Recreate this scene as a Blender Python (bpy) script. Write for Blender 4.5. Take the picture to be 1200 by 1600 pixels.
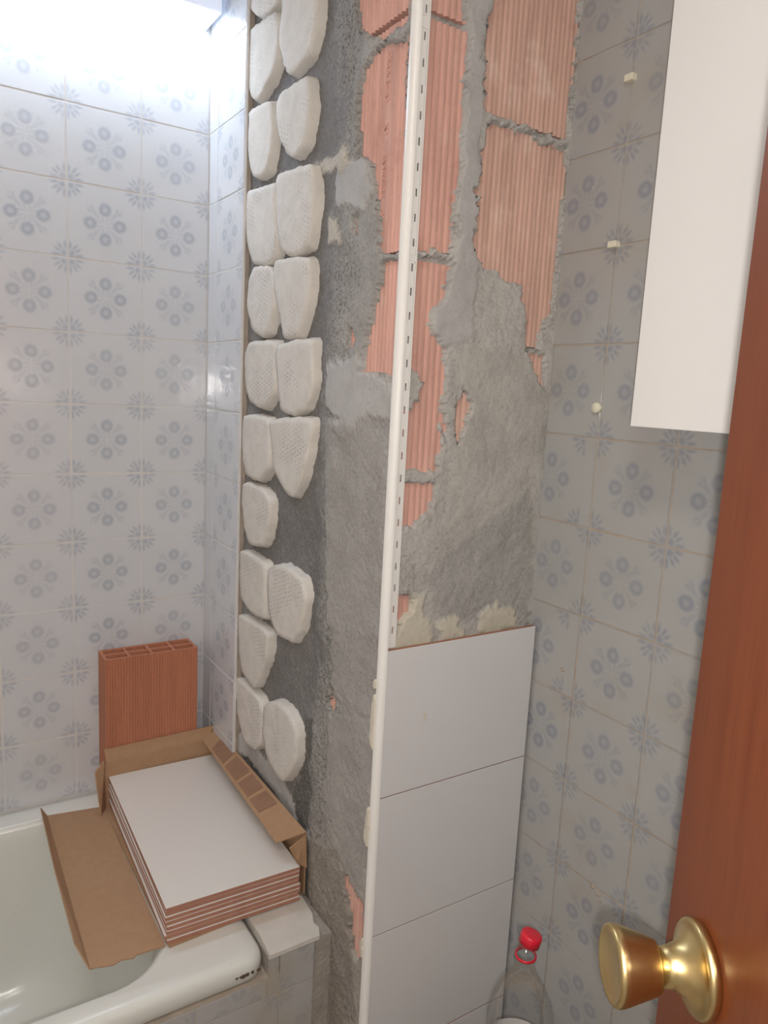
import bpy, bmesh, math, random
import numpy as np
from mathutils import Matrix, Vector

for o in list(bpy.data.objects):
    bpy.data.objects.remove(o, do_unlink=True)
scene = bpy.context.scene
COL = scene.collection
random.seed(4)
R = math.radians

# ------------------------------------------------------------------ camera
cam_data = bpy.data.cameras.new('camera')
cam_data.sensor_fit = 'HORIZONTAL'
cam_data.sensor_width = 36.0
cam_data.lens = 1152.8 / 1200 * 36.0
cam_data.clip_start = 0.01
cam = bpy.data.objects.new('camera', cam_data)
COL.objects.link(cam)
RIGHT = Vector((0.8410975, -0.5384697, 0.0510430))
DOWN = Vector((-0.0435986, -0.1615577, -0.9858997))
FWD = Vector((0.5391235, 0.8270124, -0.1593623))
EYE = Vector((-0.59278, -1.69485, 0.05734))
mw = Matrix.Identity(4)
for i in range(3):
    mw[i][0] = RIGHT[i]; mw[i][1] = -DOWN[i]; mw[i][2] = -FWD[i]; mw[i][3] = EYE[i]
cam.matrix_world = mw
scene.camera = cam

# ------------------------------------------------------------------ world, lights, exposure
world = bpy.data.worlds.new('hallway_light')
scene.world = world
world.use_nodes = True
world.node_tree.nodes['Background'].inputs[0].default_value = (1.0, 0.93, 0.86, 1)
world.node_tree.nodes['Background'].inputs[1].default_value = 0.35
scene.view_settings.view_transform = 'Standard'
scene.view_settings.look = 'None'
scene.view_settings.gamma = 1.0
scene.view_settings.use_curve_mapping = False
scene.view_settings.exposure = 0.0

BATH_LAMP_STRENGTH = 18.0
FILL_LAMP_STRENGTH = 34.0  # strength of the added fill light under the ceiling
# the phone's own flash, beside its lens
fl = bpy.data.lights.new('phone_flash', 'POINT')
fl.energy = 20.0
fl.color = (1.0, 0.965, 0.925)
fl.shadow_soft_size = 0.006
flo = bpy.data.objects.new('phone_flash', fl)
flo.location = EYE + RIGHT * 0.006 + DOWN * 0.019
COL.objects.link(flo)

# ------------------------------------------------------------------ outlines measured on the walls (metres)
DAUBS = [[(-0.192, 0.8712), (-0.1962, 0.7957), (-0.2201, 0.7698), (-0.2523, 0.7526), (-0.2915, 0.746), (-0.3258, 0.7474), (-0.3417, 0.7572), (-0.3381, 0.8109)], [(-0.3559, 0.7881), (-0.3521, 0.725), (-0.3467, 0.6834), (-0.3573, 0.649), (-0.3813, 0.6148), (-0.4056, 0.6063), (-0.4694, 0.6178), (-0.4882, 0.648), (-0.4941, 0.6894), (-0.4859, 0.7357)], [(-0.2024, 0.743), (-0.2621, 0.7412), (-0.3209, 0.7353), (-0.342, 0.7117), (-0.3434, 0.691), (-0.3378, 0.651), (-0.3107, 0.6288), (-0.2549, 0.6056), (-0.2326, 0.6095), (-0.2052, 0.6361), (-0.1988, 0.6908)], [(-0.455, 0.5851), (-0.4044, 0.5857), (-0.3533, 0.5856), (-0.3404, 0.5684), (-0.3523, 0.5168), (-0.3762, 0.4924), (-0.4022, 0.469), (-0.4314, 0.4625), (-0.4632, 0.4751), (-0.4774, 0.5127), (-0.4802, 0.5393), (-0.4676, 0.5783)], [(-0.3136, 0.5835), (-0.2494, 0.5933), (-0.2078, 0.5904), (-0.2042, 0.5363), (-0.2164, 0.4962), (-0.2344, 0.4683), (-0.2733, 0.4569), (-0.3061, 0.4687), (-0.3239, 0.5136), (-0.3249, 0.5437)], [(-0.4882, 0.4354), (-0.3542, 0.4462), (-0.3513, 0.405), (-0.3611, 0.343), (-0.3834, 0.3058), (-0.4334, 0.2918), (-0.4861, 0.3036), (-0.504, 0.3536), (-0.503, 0.3983)], [(-0.3408, 0.4331), (-0.2648, 0.4408), (-0.1993, 0.4411), (-0.1991, 0.3828), (-0.2185, 0.3389), (-0.2406, 0.3026), (-0.2896, 0.291), (-0.3383, 0.2915), (-0.357, 0.3183), (-0.3514, 0.3594), (-0.3454, 0.4061)], [(-0.3299, 0.2842), (-0.2544, 0.2924), (-0.226, 0.2666), (-0.2186, 0.2164), (-0.2481, 0.1728), (-0.298, 0.1533), (-0.3284, 0.1645), (-0.3527, 0.2076), (-0.3495, 0.2551)], [(-0.353, 0.2922), (-0.4776, 0.2843), (-0.4986, 0.2679), (-0.4988, 0.2336), (-0.4848, 0.1879), (-0.4568, 0.1502), (-0.4026, 0.1498), (-0.3799, 0.1906), (-0.3501, 0.2468)], [(-0.2396, 0.145), (-0.3598, 0.1429), (-0.3665, 0.0874), (-0.3661, 0.0473), (-0.313, 0.013), (-0.2464, 0.0257), (-0.2165, 0.0644), (-0.2137, 0.117)], [(-0.3692, 0.1342), (-0.513, 0.1439), (-0.5199, 0.1176), (-0.5245, 0.0582), (-0.4947, 0.0236), (-0.4538, 0.0078), (-0.3975, 0.0157), (-0.3796, 0.067)], [(-0.2133, -0.0063), (-0.3361, -0.0047), (-0.3482, -0.0491), (-0.3514, -0.0994), (-0.2992, -0.1329), (-0.2305, -0.1266), (-0.2061, -0.0704)], [(-0.3486, -0.0077), (-0.5237, 0.0059), (-0.5202, -0.0463), (-0.4938, -0.1034), (-0.4592, -0.1426), (-0.4163, -0.1327), (-0.3696, -0.0974), (-0.3573, -0.0484)], [(-0.214, -0.1506), (-0.3163, -0.1464), (-0.3557, -0.1667), (-0.3554, -0.2107), (-0.3267, -0.2622), (-0.2598, -0.273), (-0.2261, -0.2419)], [(-0.2109, -0.2986), (-0.3256, -0.2973), (-0.3426, -0.3095), (-0.3456, -0.4113), (-0.2716, -0.4186), (-0.2161, -0.3966)], [(-0.3583, -0.3071), (-0.4236, -0.2818), (-0.5049, -0.2888), (-0.5287, -0.3263), (-0.5041, -0.3862), (-0.4763, -0.4213), (-0.4064, -0.4252), (-0.3635, -0.3885)], [(-0.2073, -0.4442), (-0.334, -0.4353), (-0.3701, -0.4419), (-0.3576, -0.4994), (-0.3018, -0.5774), (-0.2326, -0.5677), (-0.2108, -0.5112)], [(-0.1919, -0.5944), (-0.3164, -0.5905), (-0.3446, -0.6079), (-0.3423, -0.6819), (-0.3132, -0.714), (-0.2521, -0.7207), (-0.2114, -0.671)], [(-0.3573, -0.5985), (-0.4126, -0.5654), (-0.4723, -0.5654), (-0.5109, -0.5922), (-0.5095, -0.6492), (-0.4534, -0.7183), (-0.3838, -0.7087), (-0.3512, -0.6621)]]
BRICK_SHOWING_END = [[(-0.6142, 0.7169), (-0.6188, 0.6446), (-0.6249, 0.5978), (-0.6546, 0.5805), (-0.6971, 0.5643), (-0.7419, 0.5673), (-0.7837, 0.57), (-0.7939, 0.5866), (-0.7881, 0.6432)], [(-0.6577, 0.5459), (-0.6837, 0.5585), (-0.7439, 0.5468), (-0.7853, 0.5535), (-0.7997, 0.5295), (-0.8038, 0.4158), (-0.7999, 0.2555), (-0.7721, 0.259), (-0.7113, 0.263), (-0.7109, 0.3052), (-0.6919, 0.354), (-0.6862, 0.396), (-0.6471, 0.4137), (-0.6374, 0.4577), (-0.6351, 0.5042), (-0.6416, 0.5385)], [(-0.8051, 0.2505), (-0.7512, 0.2491), (-0.7254, 0.2466), (-0.716, 0.2124), (-0.6933, 0.1571), (-0.6803, 0.1087), (-0.6748, 0.083), (-0.7093, 0.0852), (-0.7456, 0.0892), (-0.7684, 0.0707), (-0.7837, 0.0543), (-0.8089, 0.035), (-0.8061, 0.1608)], [(-0.6297, 0.1579), (-0.6443, 0.1553), (-0.6523, 0.134), (-0.6388, 0.1243)], [(-0.615, -0.4579), (-0.634, -0.4602), (-0.643, -0.4861), (-0.6335, -0.5102), (-0.6186, -0.502)], [(-0.6855, -0.7451), (-0.7061, -0.7741), (-0.7394, -0.7806), (-0.7648, -0.7817), (-0.7753, -0.8518), (-0.7501, -0.9007), (-0.7316, -0.8896), (-0.7182, -0.8373), (-0.6945, -0.7974)], [(-0.6353, 0.3264), (-0.6531, 0.3254), (-0.6512, 0.3029), (-0.6375, 0.3011)]]
BRICK_SHOWING_NICHE = [[(0.0055, 0.6327), (0.0911, 0.6605), (0.0987, 0.5986), (0.1136, 0.5896), (0.1159, 0.5512), (0.1141, 0.4904), (0.1157, 0.4028), (0.1099, 0.3297), (0.1087, 0.2718), (0.0306, 0.2671)], [(0.0312, 0.2583), (0.1082, 0.2625), (0.1079, 0.2374), (0.0963, 0.2006), (0.0788, 0.1782), (0.0753, 0.161), (0.0863, 0.1431), (0.1082, 0.1286), (0.1125, 0.0756), (0.1127, 0.0264), (0.1084, -0.0135), (0.1092, -0.0558), (0.0771, -0.0574), (0.027, -0.0567), (0.0258, 0.0336), (0.0577, 0.0442), (0.0699, 0.0735), (0.0602, 0.092), (0.0283, 0.0995)], [(0.019, -0.0781), (0.1011, -0.081), (0.1004, -0.1044), (0.0874, -0.1304), (0.0734, -0.142), (0.0449, -0.1505), (0.0249, -0.1714)], [(0.0181, -0.252), (0.0668, -0.2583), (0.0705, -0.2766), (0.0593, -0.2932), (0.0413, -0.3172), (0.0225, -0.3251)], [(0.1578, 0.6822), (0.3402, 0.7414), (0.3307, 0.6835), (0.3282, 0.5708), (0.3228, 0.4775), (0.2746, 0.4748), (0.2202, 0.474), (0.1783, 0.4772), (0.1504, 0.4797), (0.1457, 0.5419), (0.1508, 0.6037)], [(0.157, 0.4625), (0.208, 0.4648), (0.2691, 0.4622), (0.3307, 0.4617), (0.3331, 0.3971), (0.328, 0.2956), (0.325, 0.2233), (0.3221, 0.198), (0.3048, 0.1943), (0.3048, 0.1693), (0.3033, 0.1441), (0.2731, 0.1419), (0.2653, 0.1864), (0.2538, 0.2397), (0.2282, 0.2465), (0.1874, 0.2531), (0.1582, 0.2608), (0.148, 0.2896), (0.1495, 0.3548), (0.1389, 0.3621), (0.1503, 0.3733), (0.1568, 0.4111)], [(0.2737, 0.1367), (0.2965, 0.1394), (0.3156, 0.1282), (0.3255, 0.0699), (0.3152, 0.0802), (0.2969, 0.1111)], [(0.1445, 0.0702), (0.1556, 0.0617), (0.1652, 0.042), (0.1571, 0.0154), (0.144, -0.0132), (0.1384, -0.0234), (0.1375, 0.017), (0.1384, 0.052)], [(0.1106, 0.0362), (0.1164, 0.0265), (0.1201, -0.0034), (0.1159, -0.0135)]]
RENDER_TONES_END = [([(-0.6073, 0.423), (-0.6678, 0.4004), (-0.6849, 0.3557), (-0.6646, 0.3314), (-0.5773, 0.3579), (-0.5785, 0.3952)], 'pale'), ([(-0.5633, 0.0994), (-0.6651, 0.109), (-0.7619, 0.0706), (-0.7925, 0.0712), (-0.7807, 0.0197), (-0.6431, 0.0118), (-0.5695, 0.0239)], 'pale'), ([(-0.589, 0.0087), (-0.6836, 0.0141), (-0.6462, -0.0245), (-0.595, -0.0092)], 'pale'), ([(-0.5394, 0.337), (-0.5883, 0.3293), (-0.5977, 0.2932), (-0.5468, 0.3021)], 'cream'), ([(-0.4723, 0.4426), (-0.6123, 0.4342), (-0.63, 0.4151), (-0.6087, 0.4064), (-0.4857, 0.4263)], 'cream'), ([(-0.562, 0.0017), (-0.7604, -0.0054), (-0.7813, -0.3204), (-0.6005, -0.3545)], 'smooth'), ([(-0.6187, -0.349), (-0.7803, -0.3104), (-0.7757, -0.46), (-0.6282, -0.4628)], 'smooth'), ([(-0.6206, -0.5136), (-0.7757, -0.46), (-0.7729, -0.684), (-0.7438, -0.7724), (-0.6847, -0.7242), (-0.6273, -0.6821)], 'smooth'), ([(-0.1835, -0.7265), (-0.2298, -0.7219), (-0.4355, -0.7421), (-0.5528, -0.7747), (-0.5294, -0.8286), (-0.4072, -0.7851), (-0.1737, -0.7704)], 'pale'), ([(-0.4997, -0.5769), (-0.5609, -0.5384), (-0.5432, -0.6484), (-0.5633, -0.7032), (-0.5285, -0.8156), (-0.4722, -0.751)], 'dark'), ([(-0.5275, -0.8026), (-0.6748, -0.7423), (-0.7161, -0.8271), (-0.7654, -1.0137), (-0.6329, -1.125), (-0.6187, -0.9458)], 'brownish')]
RENDER_TONES_NICHE = [([(0.1064, 0.6647), (0.1409, 0.6759), (0.1446, 0.4708), (0.1505, 0.2709), (0.1567, 0.1469), (0.0857, 0.1317), (0.0773, 0.1779), (0.1109, 0.2701), (0.1142, 0.402), (0.1137, 0.5838)], 'pale'), ([(0.1537, 0.1369), (0.3136, 0.128), (0.3393, -0.0897), (0.3388, -0.2861), (0.1714, -0.2901), (0.1311, -0.1259)], 'render'), ([(0.1872, -0.1605), (0.3088, -0.089), (0.335, -0.3213), (0.1465, -0.3146), (0.0881, -0.2274)], 'dim'), ([(0.0369, -0.3456), (0.0371, -0.3108), (0.0455, -0.2909), (0.0571, -0.2819), (0.0654, -0.2587), (0.0904, -0.2593), (0.0972, -0.2835), (0.1136, -0.2962), (0.1199, -0.3111), (0.1081, -0.3258), (0.1017, -0.3445)], 'glue'), ([(0.1252, -0.3118), (0.1363, -0.3034), (0.1562, -0.3015), (0.1697, -0.3176), (0.1711, -0.3345), (0.1488, -0.3426), (0.1355, -0.3429)], 'glue'), ([(0.206, -0.3371), (0.2075, -0.3079), (0.2234, -0.2962), (0.2499, -0.3016), (0.2542, -0.2861), (0.2645, -0.3011), (0.2808, -0.3007), (0.2911, -0.3135), (0.2998, -0.3381), (0.2464, -0.3403)], 'glue')]

# ------------------------------------------------------------------ node helpers
class NT:
    def __init__(self, name):
        self.m = bpy.data.materials.new(name); self.m.use_nodes = True
        self.t = self.m.node_tree; self.b = self.t.nodes['Principled BSDF']
    def n(self, typ, **kw):
        x = self.t.nodes.new(typ)
        for k, v in kw.items(): setattr(x, k, v)
        return x
    def put(self, sock, v):
        if hasattr(v, 'is_linked') or isinstance(v, bpy.types.NodeSocket): self.t.links.new(v, sock)
        else:
            if isinstance(v, (tuple, list)) and len(v) == 3 and sock.type == 'RGBA': v = (*v, 1)
            sock.default_value = v
    def ma(self, op, a, b=0.0, c=None, clamp=False):
        x = self.n('ShaderNodeMath', operation=op, use_clamp=clamp)
        self.put(x.inputs[0], a); self.put(x.inputs[1], b)
        if c is not None: self.put(x.inputs[2], c)
        return x.outputs[0]
    def mix(self, f, a, b, blend='MIX'):
        x = self.n('ShaderNodeMix', data_type='RGBA', blend_type=blend)
        self.put(x.inputs[0], f); self.put(x.inputs[6], a); self.put(x.inputs[7], b)
        return x.outputs[2]
    def step(self, v, lo, hi):            # smooth ramp 0..1 between lo and hi (lo may exceed hi)
        x = self.n('ShaderNodeMapRange', interpolation_type='SMOOTHSTEP')
        inv = lo > hi
        self.put(x.inputs[0], v)
        x.inputs[1].default_value = min(lo, hi); x.inputs[2].default_value = max(lo, hi)
        x.inputs[3].default_value = 1.0 if inv else 0.0; x.inputs[4].default_value = 0.0 if inv else 1.0
        return x.outputs[0]
    def coord(self, kind='Object'):
        return self.n('ShaderNodeTexCoord').outputs[kind]
    def world(self):
        return self.n('ShaderNodeNewGeometry').outputs['Position']
    def mapping(self, v, scale=(1, 1, 1), loc=(0, 0, 0)):
        x = self.n('ShaderNodeMapping'); self.put(x.inputs[0], v)
        x.inputs['Scale'].default_value = scale; x.inputs['Location'].default_value = loc
        return x.outputs[0]
    def noise(self, v, scale, detail=4, rough=0.55, dist=0.0):
        x = self.n('ShaderNodeTexNoise'); self.put(x.inputs['Vector'], v)
        x.inputs['Scale'].default_value = scale; x.inputs['Detail'].default_value = detail
        x.inputs['Roughness'].default_value = rough; x.inputs['Distortion'].default_value = dist
        return x.outputs[0]
    def bump(self, h, strength=0.3, dist=0.002, normal=None):
        x = self.n('ShaderNodeBump'); x.inputs['Strength'].default_value = strength
        x.inputs['Distance'].default_value = dist; self.put(x.inputs['Height'], h)
        if normal is not None: self.put(x.inputs['Normal'], normal)
        return x.outputs[0]
    def out(self, color=None, rough=None, normal=None, **kw):
        b = self.b
        if color is not None: self.put(b.inputs['Base Color'], color)
        if rough is not None: self.put(b.inputs['Roughness'], rough)
        if normal is not None: self.put(b.inputs['Normal'], normal)
        for k, v in kw.items(): self.put(b.inputs[k], v)
        return self.m

def flower_tile(name, base, blue, strength, dirt, tilew):
    t = NT(name)
    sep = t.n('ShaderNodeSeparateXYZ'); t.put(sep.inputs[0], t.coord('Object'))
    info = t.n('ShaderNodeObjectInfo').outputs['Random']
    wob = t.noise(t.world(), 130, 2)
    wz = t.noise(t.mapping(t.world(), loc=(3, 7, 1)), 130, 2)
    x = t.ma('ADD', t.ma('DIVIDE', sep.outputs[0], tilew), t.ma('MULTIPLY', t.ma('SUBTRACT', wob, .5), .022))
    z = t.ma('ADD', t.ma('DIVIDE', sep.outputs[2], tilew), t.ma('MULTIPLY', t.ma('SUBTRACT', wz, .5), .022))
    ax = t.ma('ABSOLUTE', x); az = t.ma('ABSOLUTE', z)
    u = t.ma('MAXIMUM', ax, az); v = t.ma('MINIMUM', ax, az)
    def ell(a, b, ca, cb, ra, rb, ang=0.0):
        da = t.ma('SUBTRACT', a, ca); db = t.ma('SUBTRACT', b, cb)
        c, s = math.cos(ang), math.sin(ang)
        p = t.ma('ADD', t.ma('MULTIPLY', da, c), t.ma('MULTIPLY', db, s))
        q = t.ma('SUBTRACT', t.ma('MULTIPLY', db, c), t.ma('MULTIPLY', da, s))
        p = t.ma('DIVIDE', p, ra); q = t.ma('DIVIDE', q, rb)
        return t.ma('SQRT', t.ma('ADD', t.ma('MULTIPLY', p, p), t.ma('MULTIPLY', q, q)))
    # four flower rings around the middle
    d = ell(u, v, .20, 0, .088, .082)
    ring = t.ma('MULTIPLY', t.ma('ADD', .35, t.ma('MULTIPLY', t.step(d, .10, .70), .65)), t.step(d, 1.30, .70))
    core = 0.0
    # stems and leaves on the diagonals of the middle
    leaf = t.step(ell(u, v, .15, .135, .085, .012, R(43)), 2.4, .2)
    leaf2 = t.step(ell(u, v, .205, .165, .035, .018, R(28)), 1.9, .2)
    stem = t.step(ell(u, v, .075, .03, .05, .010, R(18)), 2.2, .2)
    # rosettes in the corners
    a = t.ma('SUBTRACT', .5, ax); b = t.ma('SUBTRACT', .5, az)
    p = t.ma('MAXIMUM', a, b); q = t.ma('MINIMUM', a, b)
    c1 = t.step(ell(p, q, .055, .05, .042, .036), 1.6, .2)
    c2 = t.step(ell(p, q, .155, .032, .055, .021, R(3)), 1.7, .2)
    c3 = t.step(ell(p, q, .135, .095, .05, .020, R(38)), 1.7, .2)
    m = ring
    for k in (core, t.ma('MULTIPLY', leaf, .42), t.ma('MULTIPLY', leaf2, .5), t.ma('MULTIPLY', stem, .4), c1, t.ma('MULTIPLY', c2, .9), t.ma('MULTIPLY', c3, .9)):
        m = t.ma('MAXIMUM', m, k)
    mott = t.noise(t.world(), 420, 3, .7)
    m2 = t.ma('MULTIPLY', m, t.ma('ADD', .45, mott))
    m2 = t.ma('MULTIPLY', m2, t.ma('ADD', strength * .75, t.ma('MULTIPLY', info, strength * .5)), clamp=True)
    # glaze cloudiness and a little variation from tile to tile
    cl = t.noise(t.world(), 9, 3)
    basec = t.mix(t.ma('MULTIPLY', cl, .35), base, tuple(k * .86 for k in base))
    basec = t.mix(t.ma('MULTIPLY', info, .25), basec, (base[0] * .93, base[1] * .95, base[2] * .97))
    halo = t.ma('MULTIPLY', t.step(ell(u, v, .2, 0, .15, .15), 1.4, .4), .10 * strength)
    basec = t.mix(halo, basec, blue)
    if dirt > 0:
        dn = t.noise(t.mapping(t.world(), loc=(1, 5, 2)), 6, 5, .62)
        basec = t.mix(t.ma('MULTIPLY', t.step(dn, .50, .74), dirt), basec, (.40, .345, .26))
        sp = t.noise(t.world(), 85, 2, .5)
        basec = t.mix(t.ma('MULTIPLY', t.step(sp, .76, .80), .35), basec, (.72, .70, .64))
    col = t.mix(m2, basec, blue)
    und = t.noise(t.world(), 22, 2)
    h = t.ma('ADD', t.ma('MULTIPLY', m, .40), t.ma('MULTIPLY', und, .45))
    return t.out(col, t.ma('ADD', .08, t.ma('MULTIPLY', cl, .10)), t.bump(h, .45, .0012), **{'Specular IOR Level': .55})

def simple(name, col, rough=.5, nscale=0, namp=.12, bump=0, bscale=200, bdist=.001, **kw):
    t = NT(name); c = col; nrm = None
    if nscale:
        n = t.noise(t.coord('Object'), nscale, 4)
        c = t.mix(n, tuple(k * (1 - namp) for k in col), tuple(min(1, k * (1 + namp)) for k in col))
    if bump: nrm = t.bump(t.noise(t.coord('Object'), bscale, 3), bump, bdist)
    return t.out(c, rough, nrm, **kw)

def mortar_mat():
    t = NT('cement_render')
    at = t.n('ShaderNodeVertexColor', layer_name='Col')
    w = t.world()
    grain = t.noise(w, 190, 5, .8); lump = t.noise(w, 70, 5, .65); cloud = t.noise(w, 14, 4, .6)
    k = at.outputs['Alpha']                       # coarseness
    c = at.outputs['Color']
    c = t.mix(t.ma('MULTIPLY', t.step(cloud, .35, .7), .40), c, t.mix(1.0, c, (.70, .69, .68), 'MULTIPLY'))
    f = t.ma('MULTIPLY', t.step(grain, .50, .40), t.ma('MULTIPLY', k, .72))
    c = t.mix(f, c, (.075, .072, .068))
    f2 = t.ma('MULTIPLY', t.step(grain, .55, .66), t.ma('MULTIPLY', k, .60))
    c = t.mix(f2, c, (.62, .58, .52))
    pit = t.step(t.noise(t.mapping(w, loc=(2, 2, 2)), 120, 2, .5), .30, .24)
    c = t.mix(t.ma('MULTIPLY', pit, .30), c, (.10, .095, .09))
    h = t.ma('ADD', t.ma('MULTIPLY', lump, t.ma('ADD', .35, k)), t.ma('MULTIPLY', grain, t.ma('ADD', .06, t.ma('MULTIPLY', k, 1.1))))
    return t.out(c, .92, t.bump(h, .9, .004), **{'Specular IOR Level': .2})

def brick_mat(name, tint, smear, streak=1.0):
    t = NT(name); w = t.world()
    st = t.noise(t.mapping(w, (60, 60, 6)), 1.0, 4, .6)
    bl = t.noise(w, 11, 4, .6)
    c = t.mix(t.step(st, .3, .7), tuple(k * (1 - .28 * streak) for k in tint), tuple(min(1, k * (1 + .18 * streak)) for k in tint))
    c = t.mix(t.ma('MULTIPLY', t.step(bl, .52, .68), smear), c, (.74, .54, .45))
    c = t.mix(t.ma('MULTIPLY', t.step(bl, .42, .26), .55 * streak), c, (.36, .15, .11))
    gr = t.noise(w, 240, 3, .6)
    c = t.mix(t.ma('MULTIPLY', t.step(gr, .6, .75), .3), c, (.62, .50, .42))
    return t.out(c, .85, t.bump(gr, .35, .001), **{'Specular IOR Level': .25})

def daub_mat():
    t = NT('old_tile_adhesive')
    o = t.coord('Object')
    sep = t.n('ShaderNodeSeparateXYZ'); t.put(sep.inputs[0], o)
    # imprint of the back of the old tile: short dashes in rows
    fx = t.ma('FRACT', t.ma('MULTIPLY', sep.outputs[1], 1 / .0105))
    row = t.ma('FLOOR', t.ma('MULTIPLY', sep.outputs[1], 1 / .0105))
    fz = t.ma('FRACT', t.ma('ADD', t.ma('MULTIPLY', sep.outputs[2], 1 / .0085), t.ma('MULTIPLY', row, .5)))
    dx = t.ma('ABSOLUTE', t.ma('SUBTRACT', fx, .5)); dz = t.ma('ABSOLUTE', t.ma('SUBTRACT', fz, .5))
    dot = t.ma('MULTIPLY', t.step(dx, .24, .16), t.step(dz, .20, .12))
    geo = t.n('ShaderNodeNewGeometry'); ns = t.n('ShaderNodeSeparateXYZ'); t.put(ns.inputs[0], geo.outputs['Normal'])
    front = t.step(ns.outputs[0], -.75, -.95)
    patch = t.step(t.noise(t.world(), 11, 2), .50, .62)
    dot = t.ma('MULTIPLY', dot, t.ma('MULTIPLY', front, patch))
    n1 = t.noise(t.world(), 30, 5, .65); n2 = t.noise(t.world(), 260, 3, .7)
    c = t.mix(n1, (.58, .54, .485), (.79, .75, .69))
    c = t.mix(t.ma('MULTIPLY', t.step(n2, .42, .30), .3), c, (.40, .37, .34))
    c = t.mix(t.ma('MULTIPLY', dot, .45), c, (.42, .39, .36))
    h = t.ma('SUBTRACT', t.ma('ADD', t.ma('MULTIPLY', n1, .8), t.ma('MULTIPLY', n2, .35)), t.ma('MULTIPLY', dot, .8))
    return t.out(c, .95, t.bump(h, .7, .0028), **{'Specular IOR Level': .15})

def card_mat():
    t = NT('brown_cardboard'); o = t.coord('Object')
    fl_ = t.noise(t.mapping(o, (1, 1, 1)), 60, 4, .7)
    rib = t.n('ShaderNodeTexWave', wave_type='BANDS', bands_direction='Y'); t.put(rib.inputs['Vector'], o)
    rib.inputs['Scale'].default_value = 55; rib.inputs['Distortion'].default_value = .4
    c = t.mix(fl_, (.36, .215, .12), (.47, .295, .175))
    c = t.mix(t.ma('MULTIPLY', rib.outputs['Fac'], .14), c, (.58, .40, .26))
    return t.out(c, .8, t.bump(rib.outputs['Fac'], .12, .0008), **{'Specular IOR Level': .2})

def wood_mat():
    t = NT('varnished_red_wood'); o = t.coord('Object')
    g = t.noise(t.mapping(o, (38, 38, 2.2)), 1.0, 6, .6, .6)
    fine = t.noise(t.mapping(o, (420, 420, 14)), 1.0, 3, .6)
    c = t.mix(g, (.105, .022, .008), (.20, .055, .018))
    c = t.mix(t.ma('MULTIPLY', t.step(fine, .5, .75), .35), c, (.055, .013, .007))
    sc = t.noise(t.mapping(o, (70, 70, 18), (3, 1, 2)), 1.0, 2, .5)
    c = t.mix(t.ma('MULTIPLY', t.step(sc, .76, .82), .35), c, (.40, .25, .18))
    return t.out(c, t.ma('ADD', .26, t.ma('MULTIPLY', g, .14)), t.bump(fine, .08, .0006), **{'Specular IOR Level': .32})

def brass_mat():
    t = NT('worn_brass'); o = t.coord('Object')
    n = t.noise(o, 45, 5, .65)
    br = t.noise(t.mapping(o, (1, 1, 1)), 160, 3, .6)
    c = t.mix(n, (.62, .46, .20), (.72, .56, .28))
    c = t.mix(t.ma('MULTIPLY', t.step(br, .60, .75), .15), c, (.42, .28, .12))
    return t.out(c, t.ma('ADD', .26, t.ma('MULTIPLY', br, .10)), t.bump(br, .03, .0004), Metallic=1.0)

def clear_plastic():
    t = NT('clear_plastic'); t.t.nodes.remove(t.b)
    tr = t.n('ShaderNodeBsdfTransparent'); tr.inputs[0].default_value = (.965, .97, .97, 1)
    gl = t.n('ShaderNodeBsdfGlossy'); gl.inputs['Roughness'].default_value = .06
    fr = t.n('ShaderNodeFresnel'); fr.inputs[0].default_value = 1.22
    t.put(fr.inputs['Normal'], t.bump(t.noise(t.coord('Object'), 60, 2), .25, .003))
    mx = t.n('ShaderNodeMixShader'); t.put(mx.inputs[0], t.ma('MULTIPLY', fr.outputs[0], .45))
    t.t.links.new(tr.outputs[0], mx.inputs[1]); t.t.links.new(gl.outputs[0], mx.inputs[2])
    t.t.links.new(mx.outputs[0], t.t.nodes['Material Output'].inputs[0])
    return t.m

def emit(name, col, s):
    t = NT(name)
    return t.out((.8, .8, .8), .4, **{'Emission Color': (*col, 1), 'Emission Strength': s})

def tub_mat():
    t = NT('old_white_enamel'); w = t.world()
    n = t.noise(w, 5, 4); s = t.noise(w, 60, 3, .6)
    c = t.mix(n, (.70, .70, .64), (.78, .78, .73))
    c = t.mix(t.ma('MULTIPLY', t.step(s, .68, .78), .22), c, (.42, .38, .30))
    return t.out(c, .22, **{'Specular IOR Level': .5})

M = {}
M['tile_back'] = flower_tile('blue_flower_glaze', (.67, .675, .69), (.265, .315, .40), .43, .0, .1489)
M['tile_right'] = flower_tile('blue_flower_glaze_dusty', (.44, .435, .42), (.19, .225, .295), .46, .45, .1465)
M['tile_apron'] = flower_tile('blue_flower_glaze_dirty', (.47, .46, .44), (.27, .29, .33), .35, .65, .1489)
M['grout'] = simple('pale_grout', (.70, .675, .65), .9, 40, .12)
M['grout_old'] = simple('brown_grout', (.44, .37, .30), .9, 30, .35)
M['render'] = mortar_mat()
M['cement'] = simple('plain_cement', (.36, .325, .285), .95, 40, .3, .8, 120, .004)
M['brick'] = brick_mat('red_clay', (.66, .385, .315), .45, .5)
M['brick_pale'] = brick_mat('pale_red_clay', (.64, .41, .33), .8, .5)
M['brick_new'] = brick_mat('new_red_clay', (.50, .205, .12), .0, .25)
M['daub'] = daub_mat()
M['adhesive'] = simple('cream_adhesive', (.66, .61, .50), .85, 60, .12, .5, 150, .002)
M['white_tile'] = simple('white_glaze', (.72, .705, .70), .16, 3, .02, **{'Specular IOR Level': .5})
M['stack_glaze'] = simple('new_white_glaze', (.76, .72, .67), .22)
M['biscuit'] = simple('red_biscuit', (.42, .20, .135), .9, 50, .2)
M['pvc'] = simple('cream_plastic', (.86, .835, .79), .28)
M['tub'] = tub_mat()
M['deck'] = simple('cream_tile', (.66, .625, .56), .35, 30, .12, .25, 90, .001)
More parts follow.
